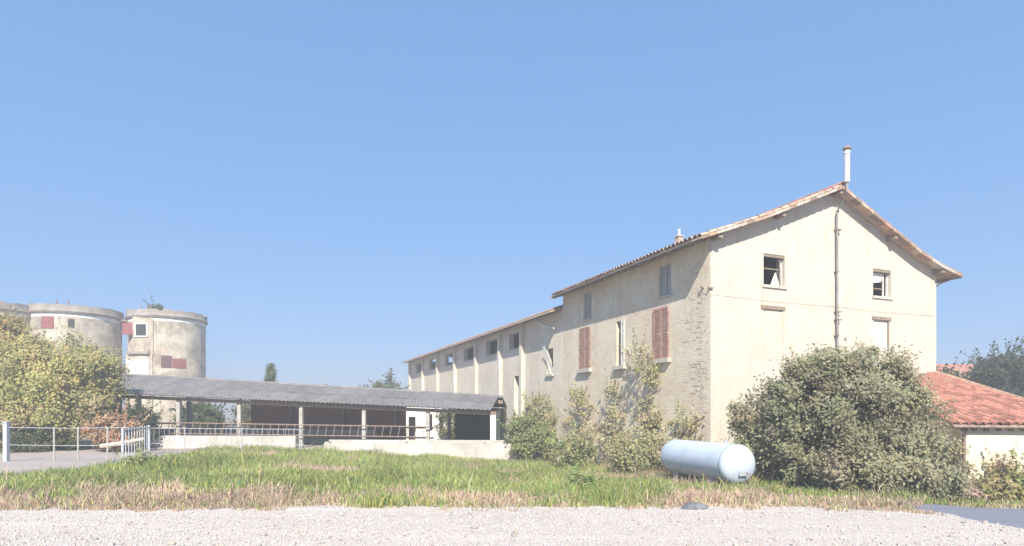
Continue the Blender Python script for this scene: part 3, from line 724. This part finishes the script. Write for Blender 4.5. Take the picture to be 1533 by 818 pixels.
# ------------------------------------------------------------------ background house on the right
bh = thing('distant_house', 'distant house with a dull pink tiled roof beyond the lean-to', 'house', (32.6, 46, -.05), 0)
MB().box(0, 9, 0, 7, -.7, 4.0).build('wall', M['annexwall'], bh)
rr = MB().add([(-.4,-.4,3.95),(9.4,-.4,3.95),(9.4,7.4,3.95),(-.4,7.4,3.95),(.3,3.5,5.75),(9,3.5,5.75),(-.4,-.4,4.05),(9.4,-.4,4.05),(9.4,7.4,4.05),(-.4,7.4,4.05)],
         [(0,1,7,6),(1,2,8,7),(2,3,9,8),(3,0,6,9),(6,7,5,4),(7,8,5),(8,9,4,5),(9,6,4),(0,3,2,1)]).build('roof', M['tilefield'], bh)
for xx in (2, 6): 
    w = MB().box(xx, xx+1, -.03, .1, 1.4, 2.8).build('window', M['frame'], bh); MB().box(xx+.08, xx+.92, -.04, .05, 1.48, 2.72).build('pane', M['dark'], w)

# ------------------------------------------------------------------ foliage
def leaf_mesh(name, P, N, size, cols, aspect=2.2):
    """one small bent quad per leaf: P positions, N rough facing normals"""
    n = len(P)
    d = rng.normal(size=(n, 3)); d /= np.linalg.norm(d, axis=1, keepdims=True)
    N = N+.65*rng.normal(size=(n, 3)); N /= np.linalg.norm(N, axis=1, keepdims=True)
    a = np.cross(N, d); a /= np.linalg.norm(a, axis=1, keepdims=True)+1e-9
    b = np.cross(N, a)
    s = (size*rng.uniform(.5, 1.6, n))[:, None]
    v = np.stack([P-a*s*.5*aspect*.5, P+b*s*.42+N*s*.1, P+a*s*.5*aspect*.5, P-b*s*.42+N*s*.1], 1).reshape(-1, 3)
    q = np.arange(4*n).reshape(n, 4)
    me = npmesh(name, v, q, np.repeat(cols, 4, 0)); me.materials.append(M['leaf']); return me
def palette(n, cols, wts, jit=.18):
    c = np.array(cols)[rng.choice(len(cols), n, p=np.array(wts)/sum(wts))]
    return np.clip(c*(1+rng.normal(0, jit, (n, 1)))*(1+rng.normal(0, .06, (n, 3))), .005, .9)
def crown_pts(blobs, nclump, per, cr, shell=.55, zmin=None):
    vol = np.array([b[3]*b[4]*b[5] for b in blobs])**.67; idx = rng.choice(len(blobs), nclump, p=vol/vol.sum())
    B = np.array(blobs)[idx]
    d = rng.normal(size=(nclump, 3)); d /= np.linalg.norm(d, axis=1, keepdims=True)
    r = shell+(1-shell)*rng.uniform(0, 1, nclump)**.6
    r *= 1+.10*np.sin(d[:, 0]*7+B[:, 0])*np.sin(d[:, 2]*8+B[:, 1]*3)+.07*rng.normal(size=nclump)
    c = B[:, :3]+d*B[:, 3:6]*r[:, None]
    cl = np.repeat(np.arange(nclump), per)
    off = rng.normal(size=(nclump*per, 3)); off *= cr*rng.uniform(.5, 1.2, nclump)[cl][:, None]*np.array([1, 1, .8])
    P = c[cl]+off; N = .7*d[cl]+np.array([0, -.65, .7])
    if zmin is not None: k = P[:, 2] > zmin; P, N, cl = P[k], N[k], cl[k]
    return P, N, cl, c
def plant(name, label, cat, base, blobs, nclump, per, cr, size, cols, wts, group=None, trunk=.12, limbs=10, shell=.55, clumpvar=.25, aspect=2.2, zmin=.02, th=None, shoots=None):
    t = thing(name, label, cat, base, 0, group)
    P, N, cl, c = crown_pts(blobs, nclump, per, cr, shell, zmin)
    # long stray shoots standing out of the outline
    ns = nclump//5 if shoots is None else shoots
    if ns:
        B = np.array(blobs)[rng.integers(0, len(blobs), ns)]
        d = rng.normal(size=(ns, 3)); d[:, 2] = np.abs(d[:, 2])*1.1; d /= np.linalg.norm(d, axis=1, keepdims=True)
        st = B[:, :3]+d*B[:, 3:6]*.85; ln = size*rng.uniform(3, 7.5, ns)[:, None]; up = d+np.array([0, 0, .7])+.3*rng.normal(size=(ns, 3))
        tt = rng.uniform(0, 1, (ns, 26, 1)); SP = (st[:, None]+up[:, None]*ln[:, None]*tt+rng.normal(size=(ns, 26, 3))*size*.55*(1.15-tt)).reshape(-1, 3)
        P = np.concatenate([P, SP]); N = np.concatenate([N, np.repeat(.5*up+np.array([0, -.6, .4]), 26, 0)]); cl = np.concatenate([cl, rng.integers(0, nclump, ns).repeat(26)])
        k_ = P[:, 2] > zmin; P, N, cl = P[k_], N[k_], cl[k_]
    # each clump of leaves leans to one shade of its own
    shade = palette(nclump, cols, wts, clumpvar)[cl]
    ind = palette(len(P), cols, wts, .15)
    me = leaf_mesh('crown', P, N, size, .55*shade+.45*ind, aspect)
    link('crown', me, t)
    m = MB(); bl = blobs[0]
    th = th if th else max(.3, bl[2]-.5*bl[5])
    fork = Vector((bl[0]*.6, bl[1]*.6, th))
    m.tube([(0,0,-.15), (bl[0]*.2+.03, bl[1]*.2, th*.5), fork], [trunk*1.25, trunk, trunk*.85], 8)
    tr_ = m.build('trunk', M['bark'], t, True)
    for i in rng.choice(nclump, min(limbs, nclump), replace=False):
        e = Vector(c[i]); mid = fork.lerp(e, .5)+Vector((rnd.uniform(-.15,.15), rnd.uniform(-.15,.15), .12*bl[5]))
        MB().tube([fork-Vector((0,0,.1*th)), mid, e], [trunk*.55, trunk*.3, trunk*.1], 6).build('limb', M['bark'], tr_, True)
    return t

OLIVE = [(.30,.295,.18), (.38,.355,.215), (.23,.235,.15), (.41,.36,.23), (.36,.31,.225)]
# big bush in front of the gable
bx, by = 9.05, 16.5; bz = gz(bx, by)
plant('oleander_bush', 'huge rounded olive green bush in front of the farmhouse gable', 'bush', (bx, by, bz),
      [(0, 0, 1.8, 2.1, 2.1, 1.95), (1.15, -.2, 1.2, 1.3, 1.8, 1.4), (-1.45, .9, 1.75, 1.15, 1.1, 1.3), (-.2, -.3, 2.65, 1.8, 1.5, 1.25), (1.45, -.5, .7, .95, 1.4, .95), (.2, -1.1, .6, 1.9, 1.4, .9)],
      640, 270, .19, .052, OLIVE, [4,4,3,2,1], trunk=.10, limbs=34, shell=.5, aspect=3.4, shoots=210, clumpvar=.22)
YG = [(.52,.46,.19), (.43,.42,.17), (.57,.47,.20), (.42,.35,.21), (.34,.37,.14)]
plant('tree', 'yellow-green broad tree in front of the silos', 'tree', (-21.4, 28.5, gz(-21.4, 28.5)),
      [(0, 0, 3.0, 2.5, 2.3, 2.2), (-1.3, -.3, 3.4, 1.7, 1.6, 1.6), (1.2, -.2, 3.1, 1.3, 1.4, 1.5), (0, -.6, 1.8, 2.3, 1.7, 1.1), (1.5, 0, 2.0, 1.0, 1.2, 1.1)],
      600, 170, .26, .085, YG, [3,4,2,3,2], trunk=.2, limbs=24, shell=.5, aspect=2.4, th=1.3)
plant('tree', 'golden yellow tree at the left picture edge', 'tree', (-26.2, 30.0, gz(-26, 30)),
      [(0, 0, 4.0, 2.4, 2.4, 2.7), (.9, -.2, 4.9, 1.2, 1.3, 1.7), (-.6, 0, 2.4, 2.6, 2.0, 1.6)],
      420, 150, .26, .088, [(.46,.36,.13), (.40,.36,.15), (.30,.28,.13), (.50,.34,.16)], [4,3,2,2], trunk=.2, limbs=20, shell=.5, th=1.6)
plant('shrub', 'pale orange leaved shrub under the yellow-green tree', 'shrub', (-17.9, 27.0, gz(-18, 27)),
      [(0, 0, .9, 1.0, .8, .75), (.6, 0, .7, .6, .6, .6)], 120, 60, .14, .09, [(.50,.32,.18), (.44,.27,.17), (.54,.40,.26)], [3,2,2], trunk=.05, limbs=8)
plant('shrub', 'dark green shrub at the left end of the shed', 'shrub', (-18.4, 29.4, gz(-18.4, 29.4)),
      [(0, 0, 1.05, .95, .8, 1.0)], 140, 70, .15, .085, [(.055,.08,.04), (.09,.11,.06), (.12,.13,.07)], [3,3,1], trunk=.06, limbs=8)
plant('shrub', 'dull green undergrowth below the golden tree beside the track', 'shrub', (-22.8, 27.0, gz(-22.8, 27)),
      [(0, 0, .45, 2.2, 1.0, .6), (1.8, 0, .3, 1.2, .9, .45)], 150, 60, .16, .085, [(.09,.12,.05), (.13,.14,.06), (.17,.16,.07)], [3,3,1], trunk=.05, limbs=8)
plant('shrub', 'green bush behind the shed beside its brick wall', 'shrub', (-21.6, 41.5, gz(-21, 41)),
      [(0, 0, 1.2, 1.6, 1.0, 1.2)], 120, 50, .2, .12, [(.10,.14,.05), (.14,.17,.07)], [1,1], trunk=.07, limbs=8)
plant('shrub', 'green bush behind the shed beside the white outbuilding', 'shrub', (-10.6, 41.5, gz(-10, 41)),
      [(0, 0, 1.2, 1.7, 1.0, 1.2)], 120, 50, .2, .12, [(.10,.14,.05), (.16,.16,.07)], [1,1], trunk=.07, limbs=8)
for hx, lab in ((-17.0, 'left of two leafy bushes behind the brick wall of the shed'), (-13.6, 'right of two leafy bushes behind the brick wall of the shed'), (-3.2, 'leafy bush behind the dark end of the shed')):
    plant('shrub', lab, 'shrub', (hx, 41.0, gz(hx, 41)), [(0, 0, 1.4, 1.9, 1.0, 1.4)], 110, 50, .2, .12, [(.14,.18,.07), (.19,.20,.09), (.24,.22,.10)], [1,1,1], trunk=.07, limbs=8)
plant('cypress', 'small lone cypress rising behind the shed roof', 'tree', (-20.15, 50, gz(-20, 50)),
      [(0, 0, 3.0, .55, .55, 2.4), (.05, 0, 4.5, .28, .28, 1.45)], 150, 70, .13, .10, [(.13,.19,.08), (.18,.22,.10)], [1,1], trunk=.1, limbs=8, shoots=0)
plant('tree', 'grey-green tree at the far end of the barn wing', 'tree', (-12.6, 60, gz(-12, 60)),
      [(0, 0, 3.3, 1.6, 1.5, 2.0), (-1.0, 0, 2.6, 1.3, 1.2, 1.4)], 160, 60, .26, .15, [(.12,.14,.07), (.18,.18,.09)], [1,1], trunk=.12, limbs=10)
plant('tree', 'dark spreading evergreen tree behind the lean-to roof', 'tree', (33.0, 39.0, -.65),
      [(0, 0, 4.7, 2.8, 2.2, 1.45), (-1.3, 0, 5.1, 1.4, 1.5, .85), (2, 0, 5.2, 2.0, 2.0, 1.2), (0, 0, 3.2, 2.6, 2.0, 1.0)], 420, 70, .24, .12, [(.055,.085,.045), (.085,.11,.055), (.13,.14,.07)], [3,3,1], trunk=.2, limbs=16, th=2.4)
plant('shrub', 'dark bush peeping over the lean-to roof by the gable corner', 'shrub', (25.6, 36, -.65),
      [(0, 0, 3.0, 1.1, 1.1, 2.0)], 120, 60, .2, .12, [(.06,.09,.045), (.10,.12,.06)], [2,1], trunk=.1, limbs=8)
plant('shrub', 'olive hedge below the distant pink-roofed house', 'shrub', (29.4, 40.5, -.65),
      [(0, 0, 3.4, 2.4, 1.0, 1.35)], 160, 60, .22, .12, [(.12,.125,.07), (.18,.15,.09)], [2,1], trunk=.1, limbs=8)
plant('weed_clump', 'dark weed tuft growing on top of the rightmost silo', 'weeds', (-34.6, 58.3, 11.55), [(0, 0, .35, .6, .3, .3)], 30, 40, .12, .1, [(.10,.13,.06), (.15,.16,.08)], [1,1], trunk=.02, limbs=4, th=.2)
# weeds before the lean-to
def weeds(x, y, rx, h, label, cols, n=140, per=55, size=.06, cat='weeds'):
    return plant('weed_clump', label, cat, (x, y, gz(x, y)), [(0, 0, h*.45, rx, .5, h*.55)], n, per, .09, size, cols, [2]*len(cols), trunk=.025, limbs=8, aspect=3.2)
weeds(12.75, 15.75, .6, .6, 'yellowish weeds against the lean-to wall', [(.42,.36,.17), (.30,.30,.12), (.46,.38,.22)])
weeds(13.6, 15.7, .6, .7, 'bright green weeds at the right picture edge by the lean-to', [(.24,.36,.11), (.32,.40,.14), (.38,.38,.16)])
weeds(13.55, 16.4, .35, 1.2, 'tall thin dry weeds standing against the lean-to wall', [(.42,.34,.24), (.36,.28,.19)], 40, 22, .05)
weeds(12.0, 15.9, .25, .5, 'small pinkish flowering weed at the corner of the lean-to', [(.62,.42,.40), (.55,.42,.36), (.38,.33,.22)], 40, 30, .05)
# climbers and shrubs at the foot of the farmhouse side wall
CL = [(.44,.40,.20), (.36,.36,.17), (.52,.45,.27), (.52,.46,.33)]
GR = [(.29,.33,.15), (.36,.37,.17), (.23,.27,.12)]
def climber(t, out, blobs, label, cols, n=150, per=60, size=.075, name='climber'):
    p = A+dt*t-Vector((.9226, .386))*out
    return plant(name, label, 'climber' if name == 'climber' else 'shrub', (p.x, p.y, gz(p.x, p.y)), blobs, n, per, .15, size, cols, [2]*len(cols), trunk=.05, limbs=12, shell=.35, th=.6)
climber(.9, .5, [(0, 0, 1.1, .8, .45, 1.2), (.3, -.2, .7, .9, .5, .7)], 'yellowish climber at the front corner of the farmhouse', CL, 60, 50)
climber(2.9, .45, [(0, 0, 1.5, .6, .45, 1.5), (.1, 0, 3.6, .3, .2, .5), (-.3, .55, 4.4, .22, .3, .6)], 'tall thin climber reaching the sill of the near red shutters', CL, 80, 42)
climber(5.4, .5, [(0, 0, 1.3, .9, .6, 1.4), (0, .2, 3.0, .35, .3, .6)], 'sparse climber below the narrow half-open window', CL, 64, 45)
climber(8.2, .5, [(0, 0, 1.4, 1.0, .8, 1.5), (0, .2, 3.0, .35, .4, .5)], 'climber below the far red shutters', CL, 70, 45)
climber(12.3, .6, [(0, 0, 1.7, 1.0, 1.2, 1.7)], 'climber where the farmhouse meets the barn wing', CL+GR[:1], 130, 60)
climber(9.6, 2.6, [(0, 0, 1.1, 1.0, .9, 1.1), (.7, -.2, .8, .8, .7, .8)], 'leafy green shrub between the shed and the farmhouse', GR, 180, 80, .075, 'shrub')
climber(5.2, 2.4, [(0, 0, .6, .9, .7, .65)], 'low yellow-green shrub before the middle of the side wall', GR+CL[:1], 70, 50, .07, 'shrub')
climber(2.2, 1.6, [(0, 0, .6, .8, .6, .7)], 'olive shrub beside the far end of the gas tank', CL[:2]+OLIVE[:2], 110, 60, .07, 'shrub')

# ------------------------------------------------------------------ grass, dry grass, pebbles
def blades(name, x, y, h, wd, cols, label):
    n = len(x); zb = g(x, y)
    a = rng.uniform(0, 2*math.pi, n); ca, sa = np.cos(a), np.sin(a)
    ln = rng.normal(0, .35, (n, 2))*h[:, None]
    b0 = np.stack([x-ca*wd, y-sa*wd, zb-.01], 1); b1 = np.stack([x+ca*wd, y+sa*wd, zb-.01], 1)
    m0 = np.stack([x-ca*wd*.8+ln[:, 0]*.35, y-sa*wd*.8+ln[:, 1]*.35, zb+h*.6], 1); m1 = np.stack([x+ca*wd*.8+ln[:, 0]*.35, y+sa*wd*.8+ln[:, 1]*.35, zb+h*.6], 1)
    t0 = np.stack([x+ln[:, 0]-ca*.002, y+ln[:, 1]-sa*.002, zb+h], 1); t1 = t0+np.array([.004, 0, 0])
    v = np.stack([b0, b1, m1, m0, t1, t0], 1).reshape(-1, 3); k = np.arange(n)[:, None]*6
    q = np.concatenate([k+np.array([[0,1,2,3]]), k+np.array([[3,2,4,5]])])
    me = npmesh(name, v, q, np.repeat(cols, 6, 0)); me.materials.append(M['grass'])
    return struct(link(name, me), 'stuff', label)
def vnoise(x, y, s, seed):
    r = np.random.default_rng(seed); G = r.uniform(0, 1, (128, 128))
    u, v = x*s+1000, y*s+1000; i, j = np.floor(u).astype(int), np.floor(v).astype(int); fu, fv = u-i, v-j
    fu, fv = fu*fu*(3-2*fu), fv*fv*(3-2*fv); i, j = i % 127, j % 127
    return (G[i,j]*(1-fu)+G[i+1,j]*fu)*(1-fv)+(G[i,j+1]*(1-fu)+G[i+1,j+1]*fu)*fv
def field(n, seed):
    # denser close to the camera
    yy = 10.3+rng.uniform(0, 1, n)**1.5*20; xx = rng.uniform(-1, 1, n)*np.where(True, yy*.98+4, 0)
    ok = (yy > yedge(xx)-.9*np.clip(vnoise(xx, yy, 1.1, 21)*vnoise(xx, yy, 4, 22)*2.2-.35, 0, 1)) & ~on_track(xx, yy) & (xx < 14.5) & ~((xx > 7.75) & (yy < strip_top(xx)-.15*vnoise(xx, yy, 3, 31)))
    # keep off the house
    lx = (xx-6.73)*.9226+(yy-20.5)*.386; ly = -(xx-6.73)*.386+(yy-20.5)*.9226
    ok &= ~((lx > -.05) & (ly > -.05))
    sx = xx+20; ok &= ~((yy > 31+sx*(-.076)-.7) & (xx > -24) & (xx < 0))
    return xx[ok], yy[ok]
xx, yy = field(420000, 1)
gn = .5*vnoise(xx, yy, .35, 3)+.35*vnoise(xx, yy, .9, 4)+.15*vnoise(xx, yy, 3, 5)
frac = sm(yy-yedge(xx), .1, 4.2)*1.0-.05+1.3*(gn-.5)+1.1*(vnoise(xx, yy*1.6, .22, 51)-.5)+.7*(vnoise(xx, yy, .75, 52)-.5)          # 0 dry .. 1 green
frac -= .35*sm(xx, 2, 5)                                       # drier towards the tank
isg = rng.uniform(0, 1, len(xx)) < np.clip((frac-.3)*2.6, 0.03, .97)
keep = rng.uniform(0, 1, len(xx)) < np.clip(1.9*(.4*gn+.6*vnoise(xx, yy, 1.5, 23))-.12, .03, 1)
gx, gy, gg = xx[isg & keep], yy[isg & keep], gn[isg & keep]
hh = (.06+.34*gg*vnoise(gx, gy, 1.3, 24))*rng.uniform(.5, 1.5, len(gx))*np.where(rng.uniform(0, 1, len(gx)) < .02, 1.9, 1)
cg = palette(len(gx), [(.28,.35,.12), (.36,.40,.13), (.44,.41,.15), (.21,.30,.12)], [4,4,2,2], .2)*(0.75+.5*vnoise(gx, gy, .6, 8))[:, None]
blades('green_grass', gx, gy, hh, .011, cg, 'green meadow grass between the gravel and the shed')
dx, dy = xx[~isg & keep], yy[~isg & keep]
hd = (.04+.26*vnoise(dx, dy, .8, 9)*vnoise(dx, dy, 2.6, 25)+.03)*np.where(rng.uniform(0, 1, len(dx)) < .03, 2.2, 1)*rng.uniform(.5, 1.5, len(dx))*(.45+.55*sm(dy-yedge(dx), 0, .9))
cd = palette(len(dx), [(.60,.45,.32), (.54,.39,.31), (.64,.53,.36), (.46,.40,.26), (.58,.41,.36)], [3,2,3,2,2], .2)*(0.8+.4*vnoise(dx, dy, .7, 10))[:, None]
blades('dry_grass', dx, dy, hd, .009, cd, 'dry tan grass along the gravel edge')
# ragged weeds standing in the meadow
for i, (wx, wy, hh_, lab, cols_) in enumerate((
        (1.8, 15.5, .5, 'ragged green weed in the grass left of the gas tank', [(.26,.33,.13), (.36,.38,.17)]),
        (-11.6, 18.6, .5, 'green weed beside the bend of the dirt track', [(.28,.34,.12), (.38,.38,.17)]),)):
    weeds(wx, wy, .35+.1*(i % 3), hh_, lab, cols_, 40, 26, .05)
# pebbles
def pebbles(n):
    yy = 6.3+rng.uniform(0, 1, n)**1.3*6; xx = rng.uniform(-1, 1, n)*yy*.9
    ok = (yy < yedge(xx)+.25) & (xx < 7.9); xx, yy = xx[ok], yy[ok]; n = len(xx)
    ico = np.array([(1,0,0),(-1,0,0),(0,1,0),(0,-1,0),(0,0,1),(0,0,-1)], float); fc = np.array([(0,2,4),(2,1,4),(1,3,4),(3,0,4),(2,0,5),(1,2,5),(3,1,5),(0,3,5)])
    s = .009*np.exp(rng.normal(0, .5, n))*np.where(rng.uniform(0, 1, n) < .004, 1.7, 1); drop = vnoise(xx*.3, yy, 1.2, 41) < rng.uniform(.0, .6, n); s = np.where(drop, s*.45, s); sc = s[:, None]*rng.uniform(.6, 1.5, (n, 3))*np.array([1, 1, .6])
    a = rng.uniform(0, 6.28, n); v = ico[None]*sc[:, None, :]*rng.uniform(.75, 1.25, (n, 6, 1))
    x = v[..., 0]*np.cos(a)[:, None]-v[..., 1]*np.sin(a)[:, None]; y = v[..., 0]*np.sin(a)[:, None]+v[..., 1]*np.cos(a)[:, None]
    V = np.stack([x+xx[:, None], y+yy[:, None], v[..., 2]+(g(xx, yy)+.02+sc[:, 2]*.4)[:, None]], -1).reshape(-1, 3)
    q = (np.arange(n)[:, None, None]*6+fc[None]).reshape(-1, 3)
    c = palette(n, [(.50,.45,.42), (.60,.54,.50), (.34,.31,.285), (.46,.38,.33)], [3,3,2,1], .15)
    me = npmesh('pebbles', V, q, np.repeat(c, 6, 0)); m, nn, ll, p = nt('pebble_stone')
    at = nn.new('ShaderNodeAttribute'); at.attribute_name = 'col'; ll.new(at.outputs['Color'], p.inputs['Base Color']); p.inputs['Roughness'].default_value = .9
    me.materials.append(m); struct(link('pebbles', me), 'stuff', 'loose pale pebbles on the gravel yard')
pebbles(45000)

# ------------------------------------------------------------------ haze volume added to lift the dark tones
hz = MB().box(-2600, 2600, -2600, 2600, -3, 16).build('haze', None); struct(hz, 'stuff', 'thin haze added over the farmyard to lift its dark tones')
hm = bpy.data.materials.new('lift_haze'); hm.use_nodes = True; hn = hm.node_tree.nodes; hn.clear()
ho = hn.new('ShaderNodeOutputMaterial'); hv = hn.new('ShaderNodeVolumePrincipled')
hv.inputs['Color'].default_value = (.79, .80, .85, 1); hv.inputs['Density'].default_value = .0052; hv.inputs['Anisotropy'].default_value = 0
hm.node_tree.links.new(hv.outputs[0], ho.inputs['Volume']); hz.data.materials.append(hm)
